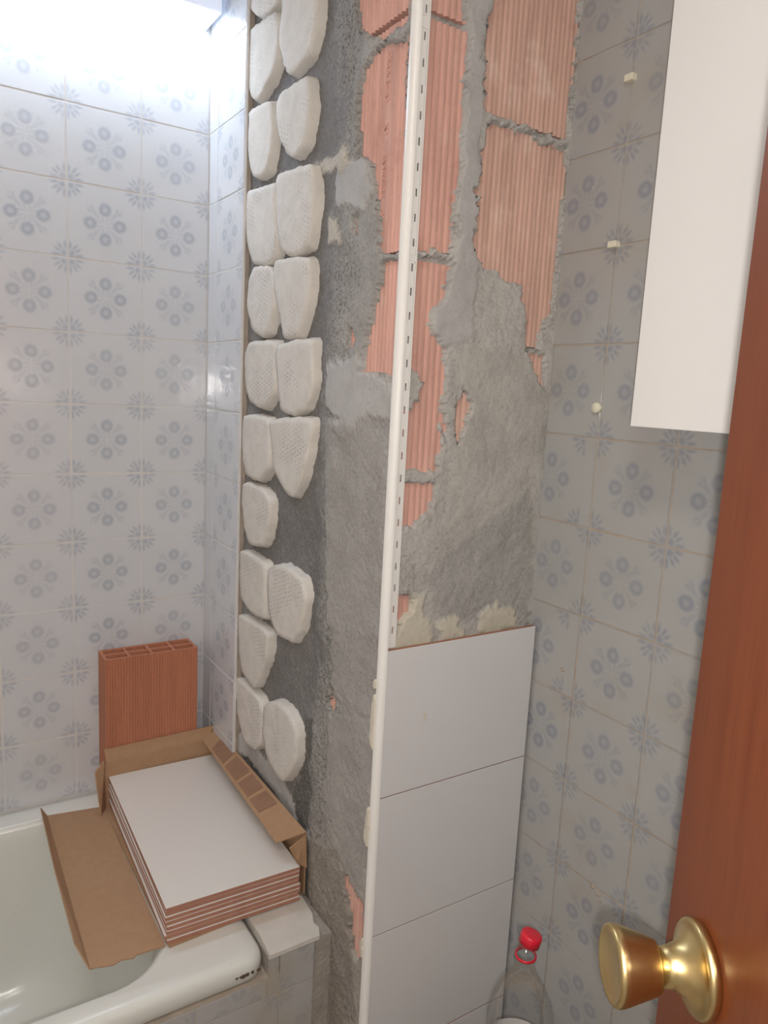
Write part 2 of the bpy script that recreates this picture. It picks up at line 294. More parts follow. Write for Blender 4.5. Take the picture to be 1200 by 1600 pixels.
M['card'] = card_mat()
M['tape'] = simple('torn_brown_paper', (.30, .165, .10), .7, 70, .2)
M['wood'] = wood_mat()
M['brass'] = brass_mat()
M['white_paint'] = simple('white_lacquer', (.80, .775, .745), .35)
M['plug'] = simple('ivory_plastic', (.80, .76, .60), .5)
M['red'] = simple('red_plastic', (.72, .015, .04), .35)
M['clear'] = clear_plastic()
M['label'] = simple('white_label', (.62, .60, .58), .5)
M['ceiling'] = simple('white_ceiling_paint', (.80, .79, .78), .9)
M['plaster'] = simple('cream_wall_paint', (.72, .69, .66), .85, 4, .04)
M['floor'] = simple('beige_floor_tile', (.46, .41, .36), .5, 12, .15)
M['grime'] = simple('dark_grime', (.10, .07, .045), .9)
M['lamp_case'] = emit('glowing_lamp_case', (.55, .70, 1.0), .45)
M['lamp_on'] = emit('lit_diffuser', (.72, .84, 1.0), BATH_LAMP_STRENGTH)
M['fill_on'] = emit('lit_fill_diffuser', (1.0, .94, .87), FILL_LAMP_STRENGTH)
M['stool'] = simple('pale_wood', (.50, .36, .22), .6, 8, .15)

# ------------------------------------------------------------------ object helpers
def link(name, me, mat=None, parent=None, loc=(0, 0, 0), rz=0.0):
    o = bpy.data.objects.new(name, me); COL.objects.link(o)
    o.location = loc; o.rotation_euler = (0, 0, rz)
    if me is not None and mat is not None and not me.materials: me.materials.append(mat)
    if parent is not None: o.parent = parent
    return o
def mesh(name, verts, faces, smooth=False):
    me = bpy.data.meshes.new(name); me.from_pydata([tuple(v) for v in verts], [], faces); me.update()
    if smooth: me.shade_smooth()
    return me
def bm_mesh(name, bm, smooth=False):
    bmesh.ops.recalc_face_normals(bm, faces=bm.faces)
    me = bpy.data.meshes.new(name); bm.to_mesh(me); bm.free()
    if smooth: me.shade_smooth()
    return me
def box_bm(x0, x1, y0, y1, z0, z1, bev=0.0, bm=None, seg=2):
    own = bm is None
    b = bmesh.new()
    vs = [b.verts.new((x, y, z)) for x in (x0, x1) for y in (y0, y1) for z in (z0, z1)]
    for f in ((0, 1, 3, 2), (4, 6, 7, 5), (0, 4, 5, 1), (2, 3, 7, 6), (0, 2, 6, 4), (1, 5, 7, 3)):
        b.faces.new([vs[i] for i in f])
    bmesh.ops.recalc_face_normals(b, faces=b.faces)
    if bev: bmesh.ops.bevel(b, geom=list(b.edges), offset=bev, segments=seg, affect='EDGES', profile=.5)
    if own: return b
    tmp = bpy.data.meshes.new('t'); b.to_mesh(tmp); b.free(); bm.from_mesh(tmp); bpy.data.meshes.remove(tmp)
    return bm
def box(name, dims, mat, parent=None, bev=0.0, seg=2):
    return link(name, bm_mesh(name, box_bm(*dims, bev=bev, seg=seg)), mat, parent)
def empty(name, loc=(0, 0, 0), rz=0.0):
    o = bpy.data.objects.new(name, None); COL.objects.link(o); o.location = loc; o.rotation_euler = (0, 0, rz)
    o.empty_display_size = .05
    return o
def tag(o, label, cat, group=None):
    o['label'] = label; o['category'] = cat
    if group: o['group'] = group
    return o
def struct(o, label=None, cat=None):
    o['kind'] = 'structure'
    if label: o['label'] = label
    if cat: o['category'] = cat
    return o
def lathe(name, prof, mat, parent=None, n=40, axis='Z', smooth=True):
    v = []; f = []
    for (h, r) in prof:
        for i in range(n):
            a = 2 * math.pi * i / n
            v.append((r * math.cos(a), r * math.sin(a), h) if axis == 'Z' else (h, r * math.cos(a), r * math.sin(a)))
    for k in range(len(prof) - 1):
        for i in range(n):
            j = (i + 1) % n
            f.append((k * n + i, k * n + j, (k + 1) * n + j, (k + 1) * n + i))
    me = mesh(name, v, f)
    b = bmesh.new(); b.from_mesh(me); bmesh.ops.remove_doubles(b, verts=b.verts, dist=1e-6)
    bmesh.ops.recalc_face_normals(b, faces=b.faces); b.to_mesh(me); b.free()
    if smooth: me.shade_smooth()
    return link(name, me, mat, parent)

# numpy value noise ---------------------------------------------------------
def vnoise(x, y, seed=0):
    xi = np.floor(x).astype(np.int64); yi = np.floor(y).astype(np.int64)
    xf = x - xi; yf = y - yi
    def h(a, b):
        n = (a * 374761393 + b * 668265263 + seed * 974711) & 0x7fffffff
        n = ((n ^ (n >> 13)) * 1274126177) & 0x7fffffff
        return ((n ^ (n >> 16)) & 0xffff) / 65535.0
    u = xf * xf * (3 - 2 * xf); v = yf * yf * (3 - 2 * yf)
    return (h(xi, yi) * (1 - u) + h(xi + 1, yi) * u) * (1 - v) + (h(xi, yi + 1) * (1 - u) + h(xi + 1, yi + 1) * u) * v
def fbm(x, y, scale, octv=4, seed=0, rough=.55):
    s = np.zeros_like(x); a = 1.0; tot = 0
    for k in range(octv):
        s += a * vnoise(x * scale, y * scale, seed + k * 17); tot += a; a *= rough; scale *= 2.03
    return s / tot
def sdf(px, py, poly):
    P = np.array(poly); n = len(P); d = np.full(px.shape, 1e9); sgn = np.zeros(px.shape, bool)
    for i in range(n):
        a = P[i]; b = P[(i + 1) % n]; e = b - a
        wx = px - a[0]; wy = py - a[1]
        t = np.clip((wx * e[0] + wy * e[1]) / (e @ e + 1e-12), 0, 1)
        d = np.minimum(d, (wx - e[0] * t) ** 2 + (wy - e[1] * t) ** 2)
        c = ((a[1] > py) != (b[1] > py))
        with np.errstate(divide='ignore', invalid='ignore'):
            xx = e[0] * (py - a[1]) / (e[1] if abs(e[1]) > 1e-12 else 1e-12) + a[0]
        sgn ^= c & (px < xx)
    d = np.sqrt(d)
    return np.where(sgn, -d, d)
def sstep(x, a, b):
    t = np.clip((x - a) / (b - a), 0, 1); return t * t * (3 - 2 * t)

# =================================================================== THE SETTING
FLOOR = -1.48; CEIL = 1.02
box('floor', (-1.85, .42, -2.2, .08, FLOOR - .06, FLOOR), M['floor'])
struct(bpy.data.objects['floor'], 'beige tiled bathroom floor', 'floor')
box('ceiling', (-1.85, .42, -2.2, .08, CEIL, CEIL + .05), M['ceiling'])
struct(bpy.data.objects['ceiling'], 'white painted ceiling over the bathroom', 'ceiling')
struct(box('wall_left', (-1.83, -1.75, -2.2, .08, FLOOR, CEIL), M['plaster']), 'cream painted wall at the far end of the bath', 'wall')
wf = empty('wall_front', (0, 0, 0)); struct(wf, 'cream painted wall with the doorway', 'wall')
box('wall_panel', (-1.75, -1.27, -2.13, -2.05, FLOOR, CEIL), M['plaster'], wf)
box('wall_panel', (-.46, .334, -2.13, -2.05, FLOOR, CEIL), M['plaster'], wf)
box('wall_panel', (-1.27, -.46, -2.13, -2.05, .58, CEIL), M['plaster'], wf)

TH = .006
tile_cache = {}
def tile_mesh(x0, x1, z0, z1, key):
    k = (round(x0, 4), round(x1, 4), round(z0, 4), round(z1, 4), key)
    if k not in tile_cache:
        g = .0009
        b = box_bm(x0 + g, x1 - g, 0, TH, z0 + g, z1 - g)
        ed = [e for e in b.edges if all(abs(v.co.y) < 1e-6 for v in e.verts)]
        bmesh.ops.bevel(b, geom=ed, offset=.0012, segments=2, affect='EDGES')
        me = bm_mesh('glazed_tile', b); me.materials.append(M[key]); tile_cache[k] = me
    return tile_cache[k]

# --- back wall: blue flowered tiles above the bath
wa = empty('wall_back'); struct(wa, 'long bath wall of pale tiles with blue flowers', 'wall')
box('wall_bed', (-1.75, .40, .0011, .08, FLOOR, CEIL), M['grout'], wa)
W, H = .1489, .15
for r in range(-6, 7):
    z0 = r * H; z1 = min(z0 + H, CEIL)
    for c in range(9):
        x1 = -c * W; x0 = x1 - W
        me = tile_mesh(-W / 2, W / 2, -H / 2, z1 - z0 - H / 2, 'tile_back')
        o = link('glazed_tile', me, None, wa, ((x0 + x1) / 2, random.uniform(-.0004, .0004), z0 + H / 2))
        o.rotation_euler = (random.uniform(-.003, .003), 0, random.uniform(-.003, .003))

# --- end wall of the bath: a strip of the old tiles, then bare render, daubs and brick
wb = empty('wall_bath_end'); struct(wb, 'stripped end wall of the bath with grey render and adhesive daubs', 'wall')
box('wall_core', (.036, .40, -.70, .0, FLOOR, CEIL), M['render'], wb)
S1, S2 = .055, .206
for r in range(-6, 7):
    z0 = r * H; z1 = min(z0 + H, CEIL)
    for (a, b, sh) in ((0.0, S1, -.047), (S1, S2, 0.0)):
        cc = (a + b) / 2 if b - a > .1 else b - .0745 - .047
        me = tile_mesh(a - cc, b - cc, -H / 2, z1 - z0 - H / 2, 'tile_back')
        o = link('glazed_tile', me, None, wb, (random.uniform(-.0005, .0005), -cc, z0 + H / 2), R(-90))
        o.rotation_euler = (random.uniform(-.003, .003), 0, R(-90) + random.uniform(-.003, .003))
box('tile_joint', (.0011, .0058, -S2 - .0008, 0.0, -.90, CEIL), M['grout'], wb)
box('tile_bed', (.0058, .036, -S2 + .003, 0.0, -.90, CEIL), M['grout_old'], wb)

TONES = {'pale': (.50, .485, .465, .10, .003), 'cream': (.62, .565, .48, .35, .004), 'smooth': (.42, .40, .37, .30, .0015), 'render': (.52, .495, .455, .22, .001), 'dim': (.45, .43, .405, .3, 0), 'glue': (.66, .61, .50, .10, .0035),
         'dark': (.20, .19, .175, .8, -.001), 'brownish': (.37, .33, .285, .55, 0)}
def render_sheet(name, u0, u1, z0, z1, step, depth_fn, tones, holes, hole_depth, place, parent, seed):
    nu = int((u1 - u0) / step) + 1; nz = int((z1 - z0) / step) + 1
    U, Z = np.meshgrid(np.linspace(u0, u1, nu), np.linspace(z0, z1, nz))
    wu = U + (fbm(U, Z, 45, 4, seed + 5, .85) - .5) * .026; wz = Z + (fbm(U, Z, 45, 4, seed + 9, .85) - .5) * .030
    D, C, K = depth_fn(U, Z)                       # proud height, colour, coarseness
    for poly, key in tones:
        tr, tg, tb, tk, dh = TONES[key]
        w = 1 - sstep(sdf(wu + (fbm(U, Z, 20, 3, seed + 3) - .5) * .03, wz, poly), -.004, .006)
        for i, v in enumerate((tr, tg, tb)): C[i] = C[i] * (1 - w) + v * w
        K = K * (1 - w) + tk * w; D = D + dh * w
    D = D + (fbm(U, Z, 26, 4, seed) - .5) * (.004 + .004 * K) + (fbm(U, Z, 110, 3, seed + 31, .8) - .5) * .0075 * K
    for poly in holes:
        w = 1 - sstep(sdf(wu, wz, poly), -.0015, .0015)
        D = D * (1 - w) + hole_depth * w
    verts = place(U.ravel(), Z.ravel(), D.ravel())
    idx = np.arange(nu * nz).reshape(nz, nu)
    q = np.stack([idx[:-1, :-1], idx[:-1, 1:], idx[1:, 1:], idx[1:, :-1]], -1).reshape(-1, 4)
    me = bpy.data.meshes.new(name)
    me.vertices.add(len(verts)); me.vertices.foreach_set('co', verts.astype(np.float32).ravel())
    me.loops.add(q.size); me.loops.foreach_set('vertex_index', q.astype(np.int32).ravel())
    me.polygons.add(len(q)); me.polygons.foreach_set('loop_start', (np.arange(len(q)) * 4).astype(np.int32))
    me.update(calc_edges=True); me.validate()
    ca = me.color_attributes.new('Col', 'FLOAT_COLOR', 'POINT')
    rgba = np.stack([C[0].ravel(), C[1].ravel(), C[2].ravel(), np.clip(K, 0, 1).ravel()], -1)
    ca.data.foreach_set('color', rgba.astype(np.float32).ravel())
    me.shade_smooth()
    return link(name, me, M['render'], parent)

def end_depth(U, Z):
    u = -U                                         # distance from the back wall
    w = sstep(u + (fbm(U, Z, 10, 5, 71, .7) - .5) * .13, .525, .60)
    D = -.025 + .013 * sstep(u + (fbm(U, Z, 10, 3, 71) - .5) * .03, .505, .60)
    D = D + .009 * (1 - sstep(u, .208, .238))
    low = sstep(-Z, .62, .95)
    coarse = (.95 - .60 * sstep(u + (fbm(U, Z, 12, 3, 51) - .5) * .10, .60, .66)) * (.45 + .55 * w)
    n = fbm(U, Z, 5, 3, 40)
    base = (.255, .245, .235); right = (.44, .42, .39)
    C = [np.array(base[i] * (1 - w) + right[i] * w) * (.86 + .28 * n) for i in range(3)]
    C[0] = C[0] * (1 + .05 * low); C[2] = C[2] * (1 - .06 * low)
    return D, C, coarse + 0 * Z
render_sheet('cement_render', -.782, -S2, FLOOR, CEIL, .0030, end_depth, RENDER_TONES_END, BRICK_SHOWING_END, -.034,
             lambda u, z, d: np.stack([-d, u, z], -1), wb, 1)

# --- niche wall: bricks, render and the new white tiles
wc = empty('wall_niche'); struct(wc, 'narrow bare brick pier half covered with new white tiles', 'wall')
box('wall_core', (.036, .334, -.752, -.705, FLOOR, CEIL), M['render'], wc)
def niche_depth(U, Z):
    D = np.full(U.shape, .772)
    n = fbm(U, Z, 6, 3, 90)
    C = [np.array(v) * (.84 + .32 * n) for v in (.54, .515, .48)]
    return D, C, .28 + .3 * sstep(fbm(U, Z, 9, 3, 77), .5, .7)
render_sheet('cement_render', .016, .334, -.40, CEIL, .0026, niche_depth, RENDER_TONES_NICHE, BRICK_SHOWING_NICHE, .757,
             lambda u, z, d: np.stack([u, -d, z], -1), wc, 7)

def ribs(a, b, pitch, depth, flat=None):
    """offsets along a face from a to b: (position, inset) pairs of a ribbed clay face"""
    n = max(2, int(round((b - a) / pitch))); out = []
    p = (b - a) / n
    for i in range(n):
        s = a + i * p
        if flat and flat[0] < s + p / 2 < flat[1]:
            out += [(s, 0), (s + p, 0)]; continue
        out += [(s, 0), (s + p * .34, 0), (s + p * .57, depth), (s + p * .76, depth)]
    out.append((b, 0)); return out
def prism(name, poly, z0, z1, mat, parent, bev=0):
    b = bmesh.new()
    bot = [b.verts.new((x, y, z0)) for x, y in poly]; top = [b.verts.new((x, y, z1)) for x, y in poly]
    n = len(poly)
    for i in range(n): b.faces.new((bot[i], bot[(i + 1) % n], top[(i + 1) % n], top[i]))
    b.faces.new(bot[::-1]); b.faces.new(top)
    return link(name, bm_mesh(name, b), mat, parent)
BX, CY = .0195, -.765
for k, (z0, z1) in enumerate(((.588, CEIL), (.262, .578), (-.066, .252), (-.40, -.078), (-.73, -.41), (-1.06, -.74), (-1.40, -1.07))):
    poly = []
    fl_ = (.6985, .7195) if k in (1,) else None
    for s, d in reversed(ribs(.592, .764, .0101, .0036, fl_)): poly.append((BX + d, -s))
    poly = poly[::-1]
    for s, d in ribs(BX, .122, .0112, .0030): poly.append((s, CY + d))
    poly += [(.122, -.71), (.06, -.71), (.06, -.592)]
    o = prism('clay_brick', poly, z0, z1, M['brick'], wc)
    if k == 1: lettered = o
for (z0, z1) in ((.478, CEIL), (.145, .468), (-.185, .135), (-.51, -.195)):
    poly = [(s, CY + d) for s, d in ribs(.136, .333, .0098, .0026)] + [(.333, -.71), (.136, -.71)]
    prism('clay_brick', poly, z0, z1, M['brick_pale'], wc)
# raised lettering down the flat band of the corner brick
for txt, zt, size in (('CERAMICAS', .545, .0135), ('K5', .447, .0145), ('SANSTELLES', .405, .0120), ('CERAMICA', .327, .0120)):
    cu = bpy.data.curves.new('embossed_lettering', 'FONT'); cu.body = txt; cu.size = size; cu.extrude = .0013; cu.space_character = .92
    to = bpy.data.objects.new('embossed_lettering', cu); COL.objects.link(to)
    dg = bpy.context.evaluated_depsgraph_get(); me = bpy.data.meshes.new_from_object(to.evaluated_get(dg))
    bpy.data.objects.remove(to, do_unlink=True)
    # text x runs down the wall, text y towards the niche, facing -X
    me.transform(Matrix(((0, 0, -1, BX - .0004), (0, -1, 0, -.7050), (-1, 0, 0, zt), (0, 0, 0, 1))))
    link('embossed_lettering', me, M['brick'], lettered)

# --- adhesive daubs left by the old tiles
def blob(name, outline, xf, xb, mat, parent, seed, grow=.008, axis='X', rough=.0035):
    P = np.array(outline); c = P.mean(0)
    pts = []
    n = len(P)
    seg = np.linalg.norm(np.roll(P, -1, 0) - P, axis=1); tot = seg.sum(); N = 56
    for i in range(n):                               # Catmull-Rom so that the outline is soft
        p0, p1, p2, p3 = P[i - 1], P[i], P[(i + 1) % n], P[(i + 2) % n]
        m = max(2, int(round(N * seg[i] / tot)))
        for j in range(m):
            t = j / m
            cr = .5 * (2 * p1 + (p2 - p0) * t + (2 * p0 - 5 * p1 + 4 * p2 - p3) * t * t + (3 * p1 - p0 - 3 * p2 + p3) * t ** 3)
            pts.append(.55 * cr + .45 * (p1 * (1 - t) + p2 * t))
    pts = np.array(pts); N = len(pts)
    dirs = pts - c; dirs /= np.linalg.norm(dirs, axis=1)[:, None]
    jag = (fbm(pts[:, 0] + seed, pts[:, 1], 90, 3, seed) - .5)[:, None] * rough * 2
    rings = []
    jag2 = (fbm(pts[:, 0] + seed * 3.1, pts[:, 1], 120, 3, seed + 4) - .5)[:, None] * rough * 2.6
    rings.append((pts + dirs * (grow + jag2), xb))
    rings.append((pts + dirs * (grow * .75 + jag2 * .7), xb + (xf - xb) * .35))
    rings.append((pts + dirs * (grow * .2 + jag), xb + (xf - xb) * .80))
    rings.append((pts - dirs * .0008 + dirs * jag, xb + (xf - xb) * .97))
    for s in (.86, .66, .44, .22): rings.append((c + (pts - c) * s, xf))
    V = []; F = []
    for k, (rp, x) in enumerate(rings):
        nz = (fbm(rp[:, 0] + seed * 1.7, rp[:, 1], 60, 3, seed + 2) - .5) * (.003 if 0 < k else 0)
        for i in range(N):
            xx = x - (nz[i] if axis == 'X' else nz[i])
            V.append((xx, rp[i, 0], rp[i, 1]) if axis == 'X' else (rp[i, 0], xx, rp[i, 1]))
    V.append((xf, c[0], c[1]) if axis == 'X' else (c[0], xf, c[1]))
    for k in range(len(rings) - 1):
        for i in range(N):
            j = (i + 1) % N; F.append((k * N + i, k * N + j, (k + 1) * N + j, (k + 1) * N + i))
    for i in range(N): F.append(((len(rings) - 1) * N + i, (len(rings) - 1) * N + (i + 1) % N, len(V) - 1))
    b = bmesh.new(); me = mesh(name, V, F); b.from_mesh(me); bmesh.ops.recalc_face_normals(b, faces=b.faces); b.to_mesh(me); b.free()
    # the outward side faces the room
    me.shade_smooth()
    return link(name, me, mat, parent)
for i, d in enumerate(DAUBS):
    blob('adhesive_daub', d, .006, .028, M['daub'], wb, 11 + i * 3, grow=.004)

# --- new white tiles on the niche wall
rows = [-.336, -.583, -.830, -1.078, -1.326]
for i, zt in enumerate(rows):
    zb = max(zt - .2455, FLOOR + .002)
    o = link('white_wall_tile', bm_mesh('white_wall_tile', box_bm(.0165, .3285, -.792, -.7915 + .0008, zb, zt, .0006)), M['white_tile'], wc)
    bod = box('tile_body', (.0168, .3282, -.7908, -.783, zb + .0004, zt - .0004), M['biscuit'], o)
box('tile_adhesive', (.018, .322, -.783, -.764, FLOOR, -.341), M['adhesive'], wc)
box('chip_mark', (.093, .098, -.7924, -.7919, -.466, -.453), M['adhesive'], wc, .0002)

# --- white corner profile
tr = empty('trim_1', (.0155, -.7825, FLOOR)); struct(tr, 'white plastic corner profile with a slotted flange', 'trim')
tr_off = Vector((.0155, -.7825, FLOOR))
def tl(o): o.location = o.location - tr_off; return o
prof = [(.0165, -.7832)]
for i in range(9):
    a = R(90 * i / 8)
    prof.append((.0155 - .0098 * math.sin(a), -.7835 - .0098 * math.cos(a)))
prof += [(.0057, -.7805), (.0072, -.7805), (.0072, -.7815), (.0165, -.7815)]
o = tl(prism('profile_bead', prof, FLOOR, CEIL, M['pvc'], tr))
b = bmesh.new(); FY0, FY1 = -.7815, -.7803
box_bm(.0160, .0280, FY0, FY1, -.335, CEIL, bm=b); box_bm(.0310, .0370, FY0, FY1, -.335, CEIL, bm=b)
z = -.335
while z < CEIL:
    box_bm(.0280, .0310, FY0, FY1, z, min(z + .023, CEIL), bm=b); z += .034
tl(link('slotted_flange', bm_mesh('slotted_flange', b), M['pvc'], tr))
# adhesive pressed out along the profile
for i, (za, zb, wdt) in enumerate(((-.41, -.50, .010), (-.60, -.67, .012), (-.835, -.87, .008), (-.385, -.40, .005))):
    pl = []
    n = 7
    for k in range(n): pl.append((-.781, za + (zb - za) * k / (n - 1)))
    for k in range(n): pl.append((-.779 + wdt * (.5 + .5 * random.random()) * (1 if 0 < k < n - 1 else .3), zb + (za - zb) * k / (n - 1)))
    blob('adhesive_squeeze', pl, .003, .016, M['adhesive'], wb, 300 + i, grow=.001)

# --- right wall: the same tiles, dusty
wd = empty('wall_right'); struct(wd, 'right wall of dusty tiles with blue flowers', 'wall')
XD = .334
box('wall_bed', (XD + .0014, .42, -2.05, .0, FLOOR, CEIL), M['grout_old'], wd)
DW, DH, DY, DZ = .1459, .14704, -.886, .59135
r = -3
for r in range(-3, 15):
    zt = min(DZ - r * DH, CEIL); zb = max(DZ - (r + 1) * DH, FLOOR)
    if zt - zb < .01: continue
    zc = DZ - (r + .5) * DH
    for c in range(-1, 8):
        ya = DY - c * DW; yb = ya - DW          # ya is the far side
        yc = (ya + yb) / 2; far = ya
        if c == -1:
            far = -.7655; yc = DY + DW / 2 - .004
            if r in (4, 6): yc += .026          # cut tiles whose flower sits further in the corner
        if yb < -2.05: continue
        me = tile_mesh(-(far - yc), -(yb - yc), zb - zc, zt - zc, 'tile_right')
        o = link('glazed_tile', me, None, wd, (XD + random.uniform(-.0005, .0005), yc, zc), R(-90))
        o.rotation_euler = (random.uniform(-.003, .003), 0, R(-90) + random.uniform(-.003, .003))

for i, (y, z_, s) in enumerate(((-.978, -.742, .008), (-.966, -.735, .005), (-.858, -.395, .005), (-.985, -.750, .004))):
    pl = [(y + s * math.cos(a) * random.uniform(.5, 1.3), z_ + s * .7 * math.sin(a) * random.uniform(.5, 1.3)) for a in np.linspace(0, 2 * math.pi, 9)[:-1]]
    blob('chipped_spot', pl, XD - .0006, XD + .002, M['grout_old'], wd, 500 + i, grow=.0005, rough=.001)

# --- bath surround: tiled apron and ledge
ap = empty('wall_apron', (0, 0, 0)); struct(ap, 'low tiled apron wall and ledge in front of the bath', 'wall')
AY = -.668
box('apron_core', (-1.75, -.024, AY + .0014, AY + .06, FLOOR, -.945), M['grout_old'], ap)
zr = [-.908, -.982, -1.132, -1.282, -1.432]
for i in range(4):
    for c in range(-1, 6):
        xa = -.09 - (c + 1) * W; xb = -.09 - c * W
        if c == -1: xb = -.022; xa = -.09
        zt, zb = zr[i], zr[i + 1]
        if i == 0 and xa < -.10: zt = -.946
        if i == 0 and c == 0: continue
        zc = zb + .075
        me = tile_mesh(xa - (xa + W / 2 if c == -1 else (xa + xb) / 2), xb - (xa + W / 2 if c == -1 else (xa + xb) / 2), zb - zc, zt - zc, 'tile_apron')
        link('glazed_tile', me, None, ap, ((xa + W / 2) if c == -1 else (xa + xb) / 2, AY, zc))
box('ledge_core', (-.110, .016, AY + .004, .0, FLOOR, -.9085), M['cement'], ap)
link('glazed_tile', tile_mesh(W / 2 - .0215, W / 2, .0, .0735, 'tile_apron'), None, ap, (-.09 - W / 2, AY, -.982))
link('glazed_tile', tile_mesh(-W / 2, W / 2 - .0225, .0, .036, 'tile_apron'), None, ap, (-.09 - W / 2, AY, -.982))
pl = [(-.1105, AY - .002), (-.014, AY - .001), (-.006, AY + .018), (-.009, AY + .032), (.0, AY + .055), (.004, AY + .10), (.006, -.43), (-.111, -.43), (-.106, -.62)]
prism('ledge_tile', pl, -.9085, -.9005, M['deck'], ap)
prism('ledge_tile', [(-.110, -.428), (.006, -.428), (.006, -.21), (-.110, -.21)], -.9085, -.9005, M['deck'], ap)
prism('ledge_tile', [(-.110, -.208), (.006, -.208), (.006, -.002), (-.110, -.002)], -.9085, -.9005, M['deck'], ap)

# =================================================================== BATH
bt = empty('bathtub', (-.93, -.334, FLOOR)); tag(bt, 'white enamel bathtub along the flowered wall holding the open tile box', 'bathtub')
def rrect(x0, x1, y0, y1, r, z, n=8):
    out = []
    for cx, cy, a0 in ((x1 - r, y1 - r, 0), (x0 + r, y1 - r, 90), (x0 + r, y0 + r, 180), (x1 - r, y0 + r, 270)):
        for i in range(n + 1):
            a = R(a0 + 90 * i / n); out.append((cx + r * math.cos(a), cy + r * math.sin(a), z))
    return out
X0, X1, Y0, Y1 = -1.745, -.1125, -.667, -.0005
RZ = -.9005
rings = [rrect(X0 + .004, X1 - .004, Y0 + .010, Y1, .03, RZ - .044), rrect(X0, X1, Y0 + .002, Y1, .035, RZ - .036), rrect(X0, X1, Y0, Y1, .035, RZ - .016),
         rrect(X0 + .003, X1 - .003, Y0 + .004, Y1 - .001, .035, RZ - .006), rrect(X0 + .010, X1 - .010, Y0 + .012, Y1 - .004, .035, RZ - .001),
         rrect(X0 + .02, X1 - .03, Y0 + .022, Y1 - .02, .04, RZ),
         rrect(-1.645, -.245, -.622, -.058, .105, RZ), rrect(-1.640, -.250, -.616, -.064, .105, RZ - .003),
         rrect(-1.635, -.256, -.611, -.069, .105, RZ - .012), rrect(-1.63, -.262, -.606, -.074, .11, RZ - .03),
         rrect(-1.61, -.285, -.592, -.088, .12, RZ - .15), rrect(-1.585, -.31, -.578, -.102, .13, RZ - .30),
         rrect(-1.565, -.33, -.563, -.117, .13, RZ - .345), rrect(-1.53, -.37, -.535, -.145, .12, RZ - .37), rrect(-1.45, -.47, -.46, -.22, .10, RZ - .378)]
V = [p for r_ in rings for p in r_]; n = len(rings[0]); F = []
for k in range(len(rings) - 1):
    for i in range(n):
        j = (i + 1) % n; F.append((k * n + i, k * n + j, (k + 1) * n + j, (k + 1) * n + i))
F.append(tuple((len(rings) - 1) * n + i for i in range(n)))
me = mesh('tub_shell', [(x + .93, y + .334, z - FLOOR) for x, y, z in V], F, True)
link('tub_shell', me, M['tub'], bt)
for i, (x, y, s) in enumerate(((-.158, -.6665, .006), (-.150, -.6655, .004), (-.168, -.6672, .003), (-.140, -.667, .003), (-.128, -.664, .004))):
    pl = [(x + s * math.cos(a) * random.uniform(.6, 1.2), RZ - .022 + s * .6 * math.sin(a) * random.uniform(.6, 1.2)) for a in np.linspace(0, 2 * math.pi, 9)[:-1]]
    o = blob('chipped_spot', pl, -.6682, -.6655, M['grime'], bt, 400 + i, grow=.0005, axis='Y', rough=.001)
    o.location = (.93, .334, -FLOOR)
dr = lathe('drain', [(.0, .0), (.002, .024), (.001, .030), (-.004, .031)], simple('chrome', (.7, .7, .7), .15, Metallic=1.0), bt)
dr.location = (-1.35 + .93, -.34 + .334, RZ - .3775 - FLOOR)

# =================================================================== TILE BOX
SX0, SX1, SY0, SY1 = -.250, 0.0, -.568, -.084
bxr = empty('cardboard_box', (-.125, -.33, RZ)); bxr.rotation_euler = (0, 0, R(0)); tag(bxr, 'opened brown cardboard box on the bath rim around a stack of white tiles', 'box')
def card(name, pts, th=.003, mat='card', parent=bxr, off=None):
    """a sheet of card through the 3D outline pts, th thick"""
    P = [Vector(p) for p in pts]
    nrm = (P[1] - P[0]).cross(P[2] - P[0]).normalized()
    b = bmesh.new(); top = [b.verts.new(p + nrm * th / 2) for p in P]; bot = [b.verts.new(p - nrm * th / 2) for p in P]
    m_ = len(P)
    for i in range(m_): b.faces.new((bot[i], bot[(i + 1) % m_], top[(i + 1) % m_], top[i]))
    b.faces.new(top); b.faces.new(bot[::-1])
    me = bm_mesh(name, b); o_ = bxr.location
    me.transform(Matrix.Translation(-Vector((-.125, -.33, RZ))))
    return link(name, me, M[mat], parent)
zb = RZ + .002
zt = -.778
card('bottom_panel', [(-.253, -.572, zb), (.004, -.560, zb), (.004, -.083, zb), (-.256, -.083, zb)])
bp = card('back_panel', [(-.256, -.0815, zb), (.006, -.0815, zb), (.006, -.0815, -.789), (-.250, -.0815, -.791)])
card('back_flap', [(-.249, -.0825, -.793), (-.020, -.0825, -.789), (.0055, -.0775, -.758), (-.253, -.0775, -.762)], .002)
rp = card('right_panel', [(.0095, -.560, zb), (.0095, -.083, zb), (.0095, -.083, -.772), (.0095, -.558, -.775)])
FA, FB, FC = Vector((.009, -.060, -.768)), Vector((-.029, -.086, -.786)), Vector((-.040, -.533, -.792))
fn = (FB - FA).cross(FC - FA).normalized()
FD = Vector((.009, -.560, FA.z - (fn.y * (-.560 + .060)) / fn.z))
rf = card('right_flap', [FA, FB, FC, FD], .0022)
for i, (ya, yb) in enumerate(((-.135, -.215), (-.228, -.30), (-.312, -.372), (-.384, -.438))):
    def fp(y, t):                              # a point just above the flap
        s_ = (-.073 - y) / (.4735)
        o1 = FA.lerp(FD, s_); o2 = FB.lerp(FC, s_)
        q_ = o1.lerp(o2, t); return (q_.x, q_.y, q_.z + .0016)
    card('torn_print', [fp(ya, .14), fp(ya, .88), fp(yb, .88), fp(yb, .14)], .0012, 'tape', rf)
card('front_tab', [(.0095, -.558, -.777), (.0095, -.566, -.84), (-.012, -.570, -.822), (-.026, -.562, -.790)], .002, 'card')
